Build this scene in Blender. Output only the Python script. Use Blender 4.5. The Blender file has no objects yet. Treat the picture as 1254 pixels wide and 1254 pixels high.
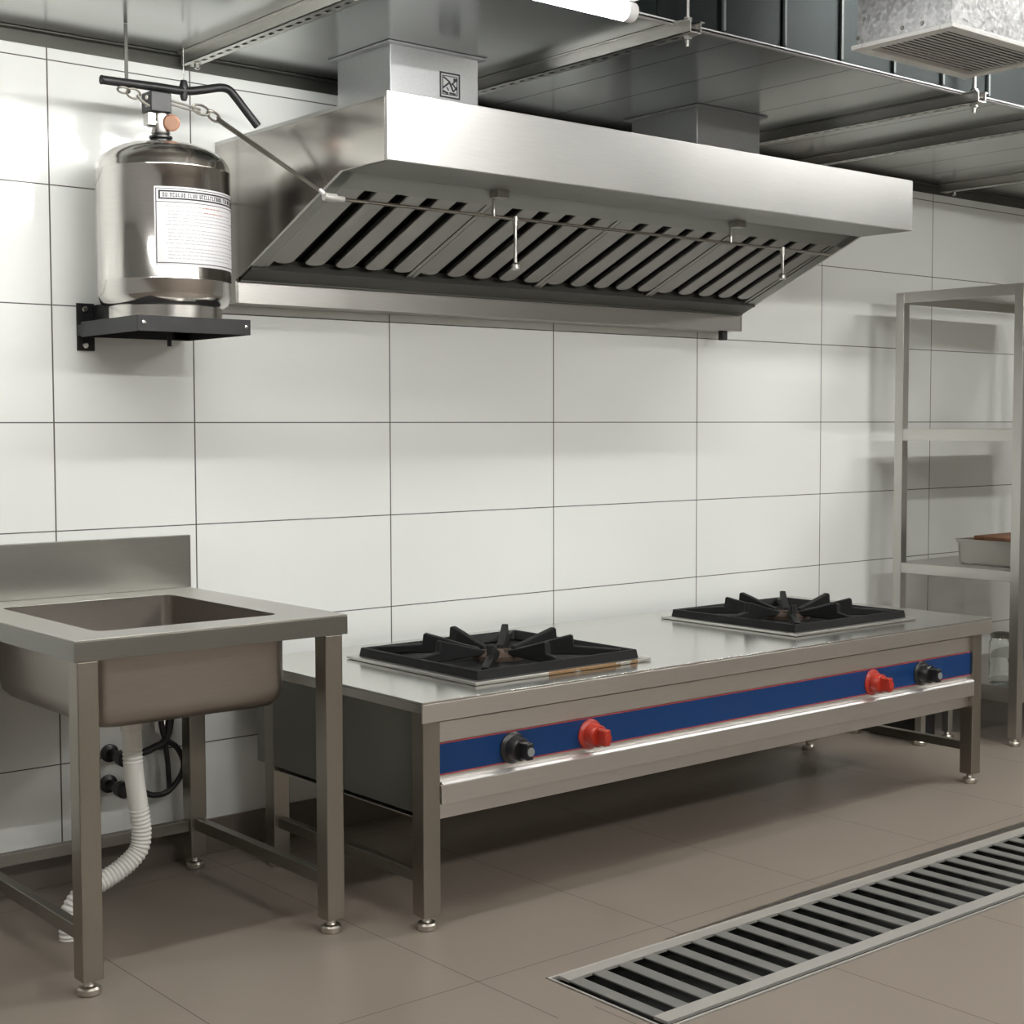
import bpy, bmesh, math, random
from mathutils import Vector, Matrix
random.seed(7)
PI = math.pi
SC = bpy.context.scene
COL = SC.collection

# ------------------------------------------------------------------ materials
def new_mat(name):
    m = bpy.data.materials.new(name)
    m.use_nodes = True
    nt = m.node_tree
    b = nt.nodes['Principled BSDF']
    return m, nt, b

def N(nt, typ, **kw):
    n = nt.nodes.new(typ)
    for k, v in kw.items():
        setattr(n, k, v)
    return n

def plain(name, col, rough=.5, metal=0.0, spec=.5, bump=0.0, bscale=200.0):
    m, nt, b = new_mat(name)
    b.inputs['Base Color'].default_value = (*col, 1)
    b.inputs['Roughness'].default_value = rough
    b.inputs['Metallic'].default_value = metal
    b.inputs['Specular IOR Level'].default_value = spec
    tc = N(nt, 'ShaderNodeTexCoord')
    no = N(nt, 'ShaderNodeTexNoise')
    no.inputs['Scale'].default_value = bscale
    nt.links.new(tc.outputs['Object'], no.inputs['Vector'])
    mr = N(nt, 'ShaderNodeMapRange')
    mr.inputs['To Min'].default_value = max(0, rough - .05)
    mr.inputs['To Max'].default_value = min(1, rough + .05)
    nt.links.new(no.outputs['Fac'], mr.inputs['Value'])
    nt.links.new(mr.outputs['Result'], b.inputs['Roughness'])
    if bump:
        bp = N(nt, 'ShaderNodeBump')
        bp.inputs['Strength'].default_value = bump
        bp.inputs['Distance'].default_value = .002
        nt.links.new(no.outputs['Fac'], bp.inputs['Height'])
        nt.links.new(bp.outputs['Normal'], b.inputs['Normal'])
    return m

def steel(name, col=(.62, .605, .58), rough=.3, axis=(3, 90, 90), bump=.05, blotch=.08, wave=.0):
    """brushed stainless: fine grain stretched along one axis, cloudy roughness"""
    m, nt, b = new_mat(name)
    b.inputs['Metallic'].default_value = 1
    tc = N(nt, 'ShaderNodeTexCoord')
    mp = N(nt, 'ShaderNodeMapping')
    mp.inputs['Scale'].default_value = axis
    nt.links.new(tc.outputs['Object'], mp.inputs['Vector'])
    g = N(nt, 'ShaderNodeTexNoise')
    g.inputs['Scale'].default_value = 6
    g.inputs['Detail'].default_value = 4
    nt.links.new(mp.outputs['Vector'], g.inputs['Vector'])
    cl = N(nt, 'ShaderNodeTexNoise')
    cl.inputs['Scale'].default_value = 2.2
    cl.inputs['Detail'].default_value = 1
    nt.links.new(tc.outputs['Object'], cl.inputs['Vector'])
    mr = N(nt, 'ShaderNodeMapRange')
    mr.inputs['From Min'].default_value = .2
    mr.inputs['From Max'].default_value = .8
    mr.inputs['To Min'].default_value = rough - blotch
    mr.inputs['To Max'].default_value = rough + blotch
    nt.links.new(cl.outputs['Fac'], mr.inputs['Value'])
    nt.links.new(mr.outputs['Result'], b.inputs['Roughness'])
    mix = N(nt, 'ShaderNodeMixRGB')
    mix.inputs['Color1'].default_value = (*[c * .9 for c in col], 1)
    mix.inputs['Color2'].default_value = (*[min(1, c * 1.08) for c in col], 1)
    nt.links.new(g.outputs['Fac'], mix.inputs['Fac'])
    nt.links.new(mix.outputs['Color'], b.inputs['Base Color'])
    bp = N(nt, 'ShaderNodeBump')
    bp.inputs['Strength'].default_value = bump
    bp.inputs['Distance'].default_value = .001
    nt.links.new(g.outputs['Fac'], bp.inputs['Height'])
    last = bp
    if wave:
        b2 = N(nt, 'ShaderNodeBump')
        b2.inputs['Strength'].default_value = wave
        b2.inputs['Distance'].default_value = .02
        nt.links.new(cl.outputs['Fac'], b2.inputs['Height'])
        nt.links.new(bp.outputs['Normal'], b2.inputs['Normal'])
        last = b2
    nt.links.new(last.outputs['Normal'], b.inputs['Normal'])
    return m

def joint_mask(nt, sock, centres, half):
    """max over the joints of (|v - c| < half)"""
    out = None
    for c in centres:
        n = N(nt, 'ShaderNodeMath', operation='COMPARE')
        n.inputs[1].default_value = c
        n.inputs[2].default_value = half
        nt.links.new(sock, n.inputs[0])
        if out is None:
            out = n.outputs[0]
        else:
            mx = N(nt, 'ShaderNodeMath', operation='MAXIMUM')
            nt.links.new(out, mx.inputs[0])
            nt.links.new(n.outputs[0], mx.inputs[1])
            out = mx.outputs[0]
    return out

def wall_tile(name, cols, rows, axis='X'):
    m, nt, b = new_mat(name)
    tc = N(nt, 'ShaderNodeTexCoord')
    sp = N(nt, 'ShaderNodeSeparateXYZ')
    nt.links.new(tc.outputs['Object'], sp.inputs[0])
    a = joint_mask(nt, sp.outputs[axis], cols, .0021)
    c = joint_mask(nt, sp.outputs['Z'], rows, .0016)
    mx = N(nt, 'ShaderNodeMath', operation='MAXIMUM')
    nt.links.new(a, mx.inputs[0]); nt.links.new(c, mx.inputs[1])
    no = N(nt, 'ShaderNodeTexNoise')
    no.inputs['Scale'].default_value = 2.2
    nt.links.new(tc.outputs['Object'], no.inputs['Vector'])
    base = N(nt, 'ShaderNodeMixRGB')
    base.inputs['Color1'].default_value = (.77, .79, .765, 1)
    base.inputs['Color2'].default_value = (.80, .815, .79, 1)
    nt.links.new(no.outputs['Fac'], base.inputs['Fac'])
    mix = N(nt, 'ShaderNodeMixRGB')
    mix.inputs['Color2'].default_value = (.085, .085, .075, 1)
    nt.links.new(mx.outputs[0], mix.inputs['Fac'])
    nt.links.new(base.outputs['Color'], mix.inputs['Color1'])
    nt.links.new(mix.outputs['Color'], b.inputs['Base Color'])
    rg = N(nt, 'ShaderNodeMapRange')
    rg.inputs['To Min'].default_value = .1
    rg.inputs['To Max'].default_value = .7
    nt.links.new(mx.outputs[0], rg.inputs['Value'])
    nt.links.new(rg.outputs['Result'], b.inputs['Roughness'])
    bp = N(nt, 'ShaderNodeBump')
    bp.inputs['Strength'].default_value = .06
    bp.inputs['Distance'].default_value = .01
    n2 = N(nt, 'ShaderNodeTexNoise')
    n2.inputs['Scale'].default_value = 9
    nt.links.new(tc.outputs['Object'], n2.inputs['Vector'])
    nt.links.new(n2.outputs['Fac'], bp.inputs['Height'])
    nt.links.new(bp.outputs['Normal'], b.inputs['Normal'])
    b.inputs['Specular IOR Level'].default_value = .45
    return m

def floor_tile(name):
    m, nt, b = new_mat(name)
    tc = N(nt, 'ShaderNodeTexCoord')
    sp = N(nt, 'ShaderNodeSeparateXYZ')
    nt.links.new(tc.outputs['Object'], sp.inputs[0])
    def grid(sock, off, pitch, half):
        ad = N(nt, 'ShaderNodeMath', operation='ADD'); ad.inputs[1].default_value = -off
        nt.links.new(sock, ad.inputs[0])
        pp = N(nt, 'ShaderNodeMath', operation='PINGPONG'); pp.inputs[1].default_value = pitch / 2
        nt.links.new(ad.outputs[0], pp.inputs[0])
        lt = N(nt, 'ShaderNodeMath', operation='LESS_THAN'); lt.inputs[1].default_value = half
        nt.links.new(pp.outputs[0], lt.inputs[0])
        return lt.outputs[0]
    # the row beyond the drain is laid with its joints shifted
    near = N(nt, 'ShaderNodeMath', operation='LESS_THAN'); near.inputs[1].default_value = -1.6
    nt.links.new(sp.outputs['Y'], near.inputs[0])
    sh = N(nt, 'ShaderNodeMath', operation='MULTIPLY_ADD'); sh.inputs[1].default_value = -.105
    nt.links.new(near.outputs[0], sh.inputs[0]); nt.links.new(sp.outputs['X'], sh.inputs[2])
    gx = grid(sh.outputs[0], 2.075, .587, .0013)
    gy = grid(sp.outputs['Y'], -1.322, 1.174, .0013)
    mx = N(nt, 'ShaderNodeMath', operation='MAXIMUM')
    nt.links.new(gx, mx.inputs[0]); nt.links.new(gy, mx.inputs[1])
    no = N(nt, 'ShaderNodeTexNoise'); no.inputs['Scale'].default_value = 3.5
    no.inputs['Detail'].default_value = 6
    nt.links.new(tc.outputs['Object'], no.inputs['Vector'])
    base = N(nt, 'ShaderNodeMixRGB')
    base.inputs['Color1'].default_value = (.225, .190, .158, 1)
    base.inputs['Color2'].default_value = (.265, .225, .188, 1)
    nt.links.new(no.outputs['Fac'], base.inputs['Fac'])
    mix = N(nt, 'ShaderNodeMixRGB')
    mix.inputs['Color2'].default_value = (.075, .055, .045, 1)
    nt.links.new(mx.outputs[0], mix.inputs['Fac'])
    nt.links.new(base.outputs['Color'], mix.inputs['Color1'])
    nt.links.new(mix.outputs['Color'], b.inputs['Base Color'])
    mr = N(nt, 'ShaderNodeMapRange')
    mr.inputs['To Min'].default_value = .32; mr.inputs['To Max'].default_value = .5
    nt.links.new(no.outputs['Fac'], mr.inputs['Value'])
    nt.links.new(mr.outputs['Result'], b.inputs['Roughness'])
    b.inputs['Specular IOR Level'].default_value = .35
    return m

def spangle(name):
    m, nt, b = new_mat(name)
    b.inputs['Metallic'].default_value = .75
    tc = N(nt, 'ShaderNodeTexCoord')
    v = N(nt, 'ShaderNodeTexVoronoi'); v.inputs['Scale'].default_value = 105
    nt.links.new(tc.outputs['Object'], v.inputs['Vector'])
    r = N(nt, 'ShaderNodeSeparateColor')
    nt.links.new(v.outputs['Color'], r.inputs[0])
    mix = N(nt, 'ShaderNodeMixRGB')
    mix.inputs['Color1'].default_value = (.36, .365, .365, 1)
    mix.inputs['Color2'].default_value = (.60, .605, .61, 1)
    nt.links.new(r.outputs[0], mix.inputs['Fac'])
    nt.links.new(mix.outputs['Color'], b.inputs['Base Color'])
    mr = N(nt, 'ShaderNodeMapRange')
    mr.inputs['To Min'].default_value = .3; mr.inputs['To Max'].default_value = .6
    nt.links.new(r.outputs[1], mr.inputs['Value'])
    nt.links.new(mr.outputs['Result'], b.inputs['Roughness'])
    return m

def emit(name, col, s):
    m, nt, b = new_mat(name)
    b.inputs['Base Color'].default_value = (*col, 1)
    b.inputs['Emission Color'].default_value = (*col, 1)
    b.inputs['Emission Strength'].default_value = s
    return m

def rusty_steel(name):
    """steel rim with an orange grease stain along the front edge of the burner tray"""
    m, nt, b = new_mat(name)
    tc = N(nt, 'ShaderNodeTexCoord')
    sp = N(nt, 'ShaderNodeSeparateXYZ')
    nt.links.new(tc.outputs['Object'], sp.inputs[0])
    ly = N(nt, 'ShaderNodeMath', operation='LESS_THAN'); ly.inputs[1].default_value = -.297
    nt.links.new(sp.outputs['Y'], ly.inputs[0])
    cx = N(nt, 'ShaderNodeMath', operation='COMPARE'); cx.inputs[1].default_value = .10; cx.inputs[2].default_value = .17
    nt.links.new(sp.outputs['X'], cx.inputs[0])
    no = N(nt, 'ShaderNodeTexNoise'); no.inputs['Scale'].default_value = 22
    nt.links.new(tc.outputs['Object'], no.inputs['Vector'])
    th = N(nt, 'ShaderNodeMath', operation='GREATER_THAN'); th.inputs[1].default_value = .40
    nt.links.new(no.outputs['Fac'], th.inputs[0])
    m1 = N(nt, 'ShaderNodeMath', operation='MULTIPLY'); nt.links.new(ly.outputs[0], m1.inputs[0]); nt.links.new(cx.outputs[0], m1.inputs[1])
    m2 = N(nt, 'ShaderNodeMath', operation='MULTIPLY'); nt.links.new(m1.outputs[0], m2.inputs[0]); nt.links.new(th.outputs[0], m2.inputs[1])
    mix = N(nt, 'ShaderNodeMixRGB')
    mix.inputs['Color1'].default_value = (.62, .61, .58, 1); mix.inputs['Color2'].default_value = (.25, .15, .07, 1)
    nt.links.new(m2.outputs[0], mix.inputs['Fac']); nt.links.new(mix.outputs['Color'], b.inputs['Base Color'])
    iv = N(nt, 'ShaderNodeMath', operation='SUBTRACT'); iv.inputs[0].default_value = 1
    nt.links.new(m2.outputs[0], iv.inputs[1]); nt.links.new(iv.outputs[0], b.inputs['Metallic'])
    b.inputs['Roughness'].default_value = .35
    return m

KC = [.63, 1.6531, 2.0784, 2.7721, 3.471, 4.202, 4.9458, 5.7151, 6.49, 7.27]
RZ = [2.2534, 1.9202, 1.5966, 1.2771, .9796, .6832, .3331]
M = {}
M['wall'] = wall_tile('white glazed wall tile', KC, RZ)
M['wall_side'] = wall_tile('white glazed side wall tile', [-.7 * k for k in range(0, 11)], RZ, 'Y')
M['floor'] = floor_tile('taupe floor tile')
M['skirt'] = plain('taupe skirting tile', (.15, .125, .105), .35)
M['steel'] = steel('brushed stainless along x', (.5, .49, .465), .33, blotch=.03)
M['steel_y'] = steel('brushed stainless along y', (.62, .61, .58), .33, axis=(90, 3, 90), blotch=.03)
M['steel_z'] = steel('brushed stainless along z', (.56, .55, .52), .33, axis=(90, 90, 3), blotch=.03)
M['leg'] = steel('shaded leg stainless', (.37, .345, .30), .34, axis=(90, 90, 3), blotch=.03)  # darker than the posts: weaker light near the floor is in the colour
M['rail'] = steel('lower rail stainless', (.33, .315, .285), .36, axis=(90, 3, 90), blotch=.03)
M['hood'] = steel('hood stainless', (.49, .49, .475), .33, bump=.03, blotch=.03, wave=.03)
M['hood_side'] = steel('hood side stainless', (.42, .40, .375), .16, axis=(90, 3, 90), bump=.03, blotch=.04, wave=.2)
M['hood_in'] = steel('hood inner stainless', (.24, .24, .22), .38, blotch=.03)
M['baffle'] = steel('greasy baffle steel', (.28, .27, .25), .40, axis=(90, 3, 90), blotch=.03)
M['void'] = plain('dark cavity shade', (.012, .012, .011), .6)  # near-black stands in for the shade behind filters and louvres
M['gutter'] = plain('greasy gutter steel', (.085, .085, .075), .5, .5)
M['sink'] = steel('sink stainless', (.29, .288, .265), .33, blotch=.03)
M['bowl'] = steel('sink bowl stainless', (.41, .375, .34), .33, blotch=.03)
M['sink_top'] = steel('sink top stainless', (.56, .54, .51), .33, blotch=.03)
M['skirt_steel'] = steel('hood back skirt stainless', (.50, .485, .46), .30, blotch=.01)
M['stove'] = steel('stove stainless', (.76, .74, .71), .34, blotch=.03)
M['ledge'] = steel('stove ledge lamp glint', (.92, .91, .89), .48, blotch=.02)  # paler than the stove steel to hold the lamp glint
M['stovetop'] = steel('stove top stainless', (.68, .68, .65), .2, bump=.02, blotch=.03)
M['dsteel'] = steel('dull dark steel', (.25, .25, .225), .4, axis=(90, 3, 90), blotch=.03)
M['duct'] = steel('duct sheet metal', (.50, .51, .495), .2, bump=.02, blotch=.04)
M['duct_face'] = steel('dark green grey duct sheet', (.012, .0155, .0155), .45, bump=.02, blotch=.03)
M['seam'] = plain('duct seam strip', (.12, .14, .137), .5, .2)
M['edge'] = plain('bright folded edge', (.50, .52, .505), .45, .25)
M['galv'] = spangle('galvanised sheet')
M['collar'] = steel('galvanised collar', (.47, .48, .485), .38, axis=(20, 20, 20), bump=.08, blotch=.06)
M['collar'].node_tree.nodes['Principled BSDF'].inputs['Metallic'].default_value = .9
M['louvre'] = plain('grey louvre paint', (.70, .70, .68), .45)
M['chrome'] = plain('chrome', (.70, .69, .67), .16, 1)
M['tank'] = steel('polished tank', (.70, .68, .655), .15, axis=(2, 2, 60), bump=.012, blotch=.02)
M['foot'] = plain('satin foot', (.62, .58, .52), .34, 1)
M['black'] = plain('black coated metal', (.011, .011, .012), .45)
M['blackp'] = plain('black plastic', (.012, .012, .012), .35)
M['iron'] = plain('black cast iron', (.007, .007, .0075), .6, spec=.3, bump=.4, bscale=300)
M['rust'] = plain('rusty burner', (.07, .045, .032), .75, bump=.5)
M['tray'] = rusty_steel('burner tray steel')
M['tray_clean'] = plain('clean burner tray steel', (.62, .61, .58), .35, 1)
M['blue'] = plain('blue panel film', (.005, .036, .135), .4, spec=.3)
M['red'] = plain('red line', (.33, .045, .045), .45)
M['redp'] = plain('red plastic', (.42, .032, .016), .34)
M['grey'] = plain('grey cap', (.22, .23, .23), .4)
M['white'] = plain('white plastic', (.84, .83, .79), .42)
M['elbow'] = plain('pale grey fitting', (.5, .49, .46), .35, .3)
M['paper'] = plain('label paper', (.70, .70, .71), .5)
M['ink'] = plain('black ink', (.02, .02, .022), .6)
M['gink'] = plain('grey ink', (.44, .44, .45), .6)
M['rink'] = plain('red brown ink', (.42, .22, .17), .6)
M['copper'] = plain('copper gauge', (.30, .14, .085), .4, .5)
M['gface'] = plain('copper dial', (.30, .165, .105), .55)
M['cable'] = plain('steel cable', (.24, .225, .195), .4, .9)
M['tube'] = emit('lit tube by the duct', (1.0, .99, .965), 68)
M['tube_far'] = emit('lit tube high in the room', (1.0, .99, .965), 130)
M['tube_fill'] = emit('added fill tube far back', (1.0, .99, .965), 195)
M['lamp'] = plain('lamp housing white', (.8, .8, .8), .4)
M['paint'] = plain('dull painted plaster', (.45, .45, .43), .7)
M['upper'] = plain('pale plaster', (.62, .62, .6), .7)
M['bread'] = plain('brown wood', (.15, .065, .028), .6, bump=.3, bscale=60)
M['trough'] = plain('drain trough', (.004, .005, .004), .8)
M['grate'] = plain('drain grate steel', (.26, .26, .243), .42, .4)
M['frame'] = plain('drain frame steel', (.58, .56, .52), .35, .5)
gm, gnt, gb = new_mat('jar glass')
gb.inputs['Base Color'].default_value = (.93, .95, .94, 1)
gb.inputs['Roughness'].default_value = .04
gb.inputs['Transmission Weight'].default_value = 1
gb.inputs['IOR'].default_value = 1.45
M['glass'] = gm

# ------------------------------------------------------------------ mesh builder
class MB:
    def __init__(self):
        self.bm = bmesh.new()

    def box(self, x0, x1, y0, y1, z0, z1, M4=None):
        v = [self.bm.verts.new((x, y, z)) for x in (x0, x1) for y in (y0, y1) for z in (z0, z1)]
        for q in ((0, 1, 3, 2), (4, 6, 7, 5), (0, 4, 5, 1), (2, 3, 7, 6), (0, 2, 6, 4), (1, 5, 7, 3)):
            self.bm.faces.new([v[i] for i in q])
        if M4 is not None:
            bmesh.ops.transform(self.bm, matrix=M4, verts=v)
        return self

    def prism(self, pts, axis, a, b):
        """closed polygon in the plane across `axis`, extruded from a to b"""
        def P(p, t):
            if axis == 'X': return (t, p[0], p[1])
            if axis == 'Y': return (p[0], t, p[1])
            return (p[0], p[1], t)
        A = [self.bm.verts.new(P(p, a)) for p in pts]
        B = [self.bm.verts.new(P(p, b)) for p in pts]
        n = len(pts)
        self.bm.faces.new(A); self.bm.faces.new(B[::-1])
        for i in range(n):
            self.bm.faces.new((A[i], B[i], B[(i + 1) % n], A[(i + 1) % n]))
        return self

    def ring_loft(self, rings, cap0=True, cap1=True, closed=False):
        R = [[self.bm.verts.new(p) for p in r] for r in rings]
        n = len(R[0])
        rng = range(len(R) if closed else len(R) - 1)
        for i in rng:
            a, b = R[i], R[(i + 1) % len(R)]
            for k in range(n):
                self.bm.faces.new((a[k], a[(k + 1) % n], b[(k + 1) % n], b[k]))
        if not closed:
            if cap0: self.bm.faces.new(R[0][::-1])
            if cap1: self.bm.faces.new(R[-1])
        return self

    def lathe(self, prof, c=(0, 0, 0), axis='Z', seg=32, cap=True):
        rings = []
        for r, h in prof:
            ring = []
            for k in range(seg):
                t = 2 * PI * k / seg
                p = (r * math.cos(t), r * math.sin(t), h)
                if axis == 'Y': p = (p[0], -p[2], p[1])      # grows towards -Y
                if axis == 'X': p = (p[2], p[0], p[1])
                ring.append((p[0] + c[0], p[1] + c[1], p[2] + c[2]))
            rings.append(ring)
        return self.ring_loft(rings, cap, cap)

    def tube(self, path, r, seg=12, cap=True):
        pts = [Vector(p) for p in path]
        rr = r if isinstance(r, (list, tuple)) else [r] * len(pts)
        up = Vector((0, 0, 1))
        rings = []
        prev = None
        for i, p in enumerate(pts):
            if i == 0: t = pts[1] - p
            elif i == len(pts) - 1: t = p - pts[i - 1]
            else: t = (pts[i + 1] - p).normalized() + (p - pts[i - 1]).normalized()
            t.normalize()
            if prev is None:
                ref = up if abs(t.z) < .95 else Vector((1, 0, 0))
                a = t.cross(ref).normalized()
            else:
                a = (prev - t * prev.dot(t)).normalized()
            b = t.cross(a).normalized()
            prev = a
            rings.append([p + (a * math.cos(2 * PI * k / seg) + b * math.sin(2 * PI * k / seg)) * rr[i] for k in range(seg)])
        return self.ring_loft(rings, cap, cap)

    def torus(self, c, R, r, normal, seg=24, ms=8, sx=1.0, xdir=None):
        n = Vector(normal).normalized()
        a = Vector(xdir).normalized() if xdir else n.orthogonal().normalized()
        b = n.cross(a).normalized()
        c = Vector(c)
        rings = []
        for k in range(seg):
            t = 2 * PI * k / seg
            d = a * math.cos(t) * sx + b * math.sin(t)
            o = c + d * R
            dn = (a * math.cos(t) + b * math.sin(t)).normalized()
            rings.append([o + (dn * math.cos(2 * PI * j / ms) + n * math.sin(2 * PI * j / ms)) * r for j in range(ms)])
        return self.ring_loft(rings, closed=True)

def smooth_path(pts, n=8):
    """Catmull-Rom through the points"""
    P = [Vector(p) for p in pts]
    P = [P[0] * 2 - P[1]] + P + [P[-1] * 2 - P[-2]]
    out = []
    for i in range(1, len(P) - 2):
        for k in range(n):
            t = k / n
            a, b, c, d = P[i - 1], P[i], P[i + 1], P[i + 2]
            out.append(.5 * ((2 * b) + (c - a) * t + (2 * a - 5 * b + 4 * c - d) * t * t + (3 * b - a - 3 * c + d) * t ** 3))
    out.append(P[-2])
    return out

def base_of(o):
    v = Vector((0, 0, 0))
    while o is not None:
        v += o.location
        o = o.parent
    return v

def obj(name, mb, mat, parent=None, bevel=0.0, seg=2, label=None, loc=None, angle=35):
    bm = mb.bm
    bmesh.ops.recalc_face_normals(bm, faces=bm.faces)
    off = base_of(parent) if parent is not None else Vector((0, 0, 0))
    o_loc = Vector(loc) - off if loc is not None else Vector((0, 0, 0))
    bmesh.ops.translate(bm, vec=-(off + o_loc), verts=bm.verts)
    me = bpy.data.meshes.new(name)
    bm.to_mesh(me); bm.free()
    me.materials.append(mat)
    for p in me.polygons:
        p.use_smooth = True
    me.set_sharp_from_angle(angle=math.radians(angle))
    o = bpy.data.objects.new(name, me)
    COL.objects.link(o)
    o.location = o_loc
    if parent is not None:
        o.parent = parent
    if bevel:
        md = o.modifiers.new('edges', 'BEVEL')
        md.width = bevel; md.segments = seg; md.limit_method = 'ANGLE'
        md.angle_limit = math.radians(40)
        md.harden_normals = True
    if label:
        o['label'] = label
    return o

def tag(o, label, cat, group=None):
    o['label'] = label; o['category'] = cat
    if group: o['group'] = group
    return o

def thing(name, label, cat, loc, group=None):
    o = bpy.data.objects.new(name, None)
    o.empty_display_size = .1
    COL.objects.link(o)
    o.location = loc
    return tag(o, label, cat, group)

def copy_tree(o, parent=None):
    c = o.copy(); COL.objects.link(c)
    if parent is not None: c.parent = parent
    for ch in list(o.children):
        copy_tree(ch, c)
    return c

def struct(name, mb, mat, bevel=0.0):
    o = obj(name, mb, mat, None, bevel)
    o['kind'] = 'structure'
    return o

# ------------------------------------------------------------------ room shell
X0, X1, YF, ZC = -1.6, 8.6, -6.4, 2.96
DX0, DX1, DY0, DY1 = 2.205, 5.4, -1.79, -1.405        # floor drain opening
f = MB()
for a in ((X0, DX0, YF, 0), (DX1, X1, YF, 0), (DX0, DX1, YF, DY0), (DX0, DX1, DY1, 0)):
    f.box(a[0], a[1], a[2], a[3], -.12, 0)
struct('floor', f, M['floor'])
struct('wall_back', MB().box(X0, X1, 0, .12, -.12, ZC + .05), M['wall'])
struct('wall_left', MB().box(X0 - .12, X0, YF, .12, -.12, ZC + .05), M['upper'])
struct('wall_right', MB().box(X1, X1 + .12, YF, .12, -.12, ZC + .05), M['paint'])
struct('wall_front', MB().box(X0 - .12, X1 + .12, YF - .12, YF, -.12, ZC + .05), M['paint'])
struct('added_wainscot', MB().box(X0, X1, YF, YF + .012, 0, 1.35), M['skirt'])  # unseen dark wainscot, added so the steel reflects darker low down
struct('ceiling', MB().box(X0, X1, YF, 0, ZC, ZC + .06), M['upper'])
struct('baseboard_back', MB().box(X0, X1, -.014, 0, 0, .104), M['skirt'], .002)
t = MB()
t.box(X0, X1, -.004, -.0005, 2.285, 2.322)
t.box(X0, X1, -.03, -.0005, 2.318, 2.322)
struct('trim_1', t, M['gutter'])

# ------------------------------------------------------------------ big duct over the hood
ZD = 2.3235
t = thing('air_duct', 'broad sheet metal duct box running along the wall above the hood', 'duct', (3.4, -.56, ZD))
b = MB()
b.box(X0 + .01, 2.905, -1.128, -.003, ZD, ZD + .012)
x = 2.908
while x < X1 - .3:
    b.box(x, x + .2515, -1.128, -.003, ZD, ZD + .012)
    x += .255
b.box(X0 + .01, X1 - .02, -1.12, -.003, ZD + .006, ZD + .02)
obj('bottom_panel', b, M['duct'], t)
b = MB()
b.box(X0 + .01, 2.83, -1.135, -1.129, ZD, ZC - .01)
x = 2.833
while x < X1 - .3:
    b.box(x, x + .2485, -1.135, -1.129, ZD, ZC - .01)
    x += .255
b.box(X0 + .01, X1 - .02, -1.131, -1.122, ZD, ZC - .01)
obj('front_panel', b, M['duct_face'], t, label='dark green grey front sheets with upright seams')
for k in range(11):
    x = 2.833 + .255 * k
    obj('seam_strip', MB().box(x + .247, x + .2565, -1.143, -1.1351, ZD + .013, ZC - .01), M['seam'], t)
b = MB()
b.box(X0 + .01, X1 - .02, -1.147, -1.132, ZD - .005, ZD + .001)
b.box(X0 + .01, X1 - .02, -1.147, -1.143, ZD - .004, ZD + .005)
obj('edge_flange', b, M['edge'], t, label='bright folded edge strip')

# perforated support channels under the duct, with hanger rods
def channel_parts(root):
    x, y0, y1, z0, z1, w = root.location.x, -1.2, -.035, ZD - .034, ZD - .001, .021
    m = MB()
    m.box(x - w, x - w + .003, y0, y1, z0, z1)
    m.box(x + w - .003, x + w, y0, y1, z0, z1)
    m.box(x - w - .012, x - w + .003, y0, y1, z1 - .003, z1)
    m.box(x + w - .003, x + w + .012, y0, y1, z1 - .003, z1)
    # slotted web
    m.box(x - w, x - .006, y0, y1, z0, z0 + .003)
    m.box(x + .006, x + w, y0, y1, z0, z0 + .003)
    y = y0
    while y < y1 - .02:
        m.box(x - .0061, x + .0061, y, min(y + .02, y1), z0, z0 + .003)
        y += .045
    obj('channel', m, M['steel_y'], root)
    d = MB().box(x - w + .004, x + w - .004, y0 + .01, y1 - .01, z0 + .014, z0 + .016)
    obj('inner_shade_strip', d, M['dsteel'], root)  # dark strip that stands in for the shade behind the slots
    for yy, top in ((-1.17, ZC - .005),):
        r = MB().lathe([(.006, z0 - .03), (.006, top)], (x, yy, 0), seg=10)
        ro = obj('hanger_rod', r, M['chrome'], root)
        for na in (z0 - .012, z1 + .001):
            obj('nut', MB().lathe([(.012, na), (.012, na + .011)], (x, yy, 0), seg=6), M['chrome'], ro)
    r = MB().lathe([(.004, z0 - .02), (.009, z0 - .016), (.009, z0 - .002)], (x, -.09, 0), seg=10)
    obj('bolt', r, M['chrome'], root)

CL = [(2.055, 'perforated steel channel under the duct directly above the steel tank'),
      (2.91, 'perforated steel channel under the duct between the two exhaust collars'),
      (4.23, 'perforated steel channel under the duct just right of the second exhaust collar'),
      (4.76, 'perforated steel channel under the duct above the right end of the hood'),
      (5.74, 'perforated steel channel under the duct farthest right above the shelf rack')]
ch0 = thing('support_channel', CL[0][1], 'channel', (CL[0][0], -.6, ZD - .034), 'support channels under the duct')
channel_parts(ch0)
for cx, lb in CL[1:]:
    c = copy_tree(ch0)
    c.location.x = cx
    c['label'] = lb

# ------------------------------------------------------------------ hood
HX0, HX1 = 2.154, 4.327
HF, HT, HB, HI = -.875, 2.0927, 1.9238, -.6635          # front y, top z, bottom of fascia, inner lip y
GB, GZ, GK = -.1134, 1.6848, 1.6212                      # back box front y, slope bottom z, lower edge z
hood = thing('extractor_hood', 'long wall mounted stainless steel extractor hood over the stove', 'hood', (3.24, -.45, GK))
obj('fascia', MB().box(HX0, HX1, HF, HF + .012, HB, HT), M['hood'], hood, .0015)
obj('top_panel', MB().box(HX0 + .002, HX1 - .002, HF + .012, -.003, HT - .012, HT - .001), M['hood'], hood)
prof = [(HF + .012, HB), (HF + .012, HT - .012), (-.003, HT - .012), (-.003, GK), (GB, GK), (GB, GZ), (HI, HB)]
for a, c in ((HX0, HX0 + .01), (HX1 - .01, HX1)):
    obj('side_panel', MB().prism(prof, 'X', a, c), M['hood_side'], hood, .001)
obj('lip', MB().box(HX0 + .01, HX1 - .01, HF + .012, HI + .0, HB, HB + .01), M['hood_in'], hood)
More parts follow.
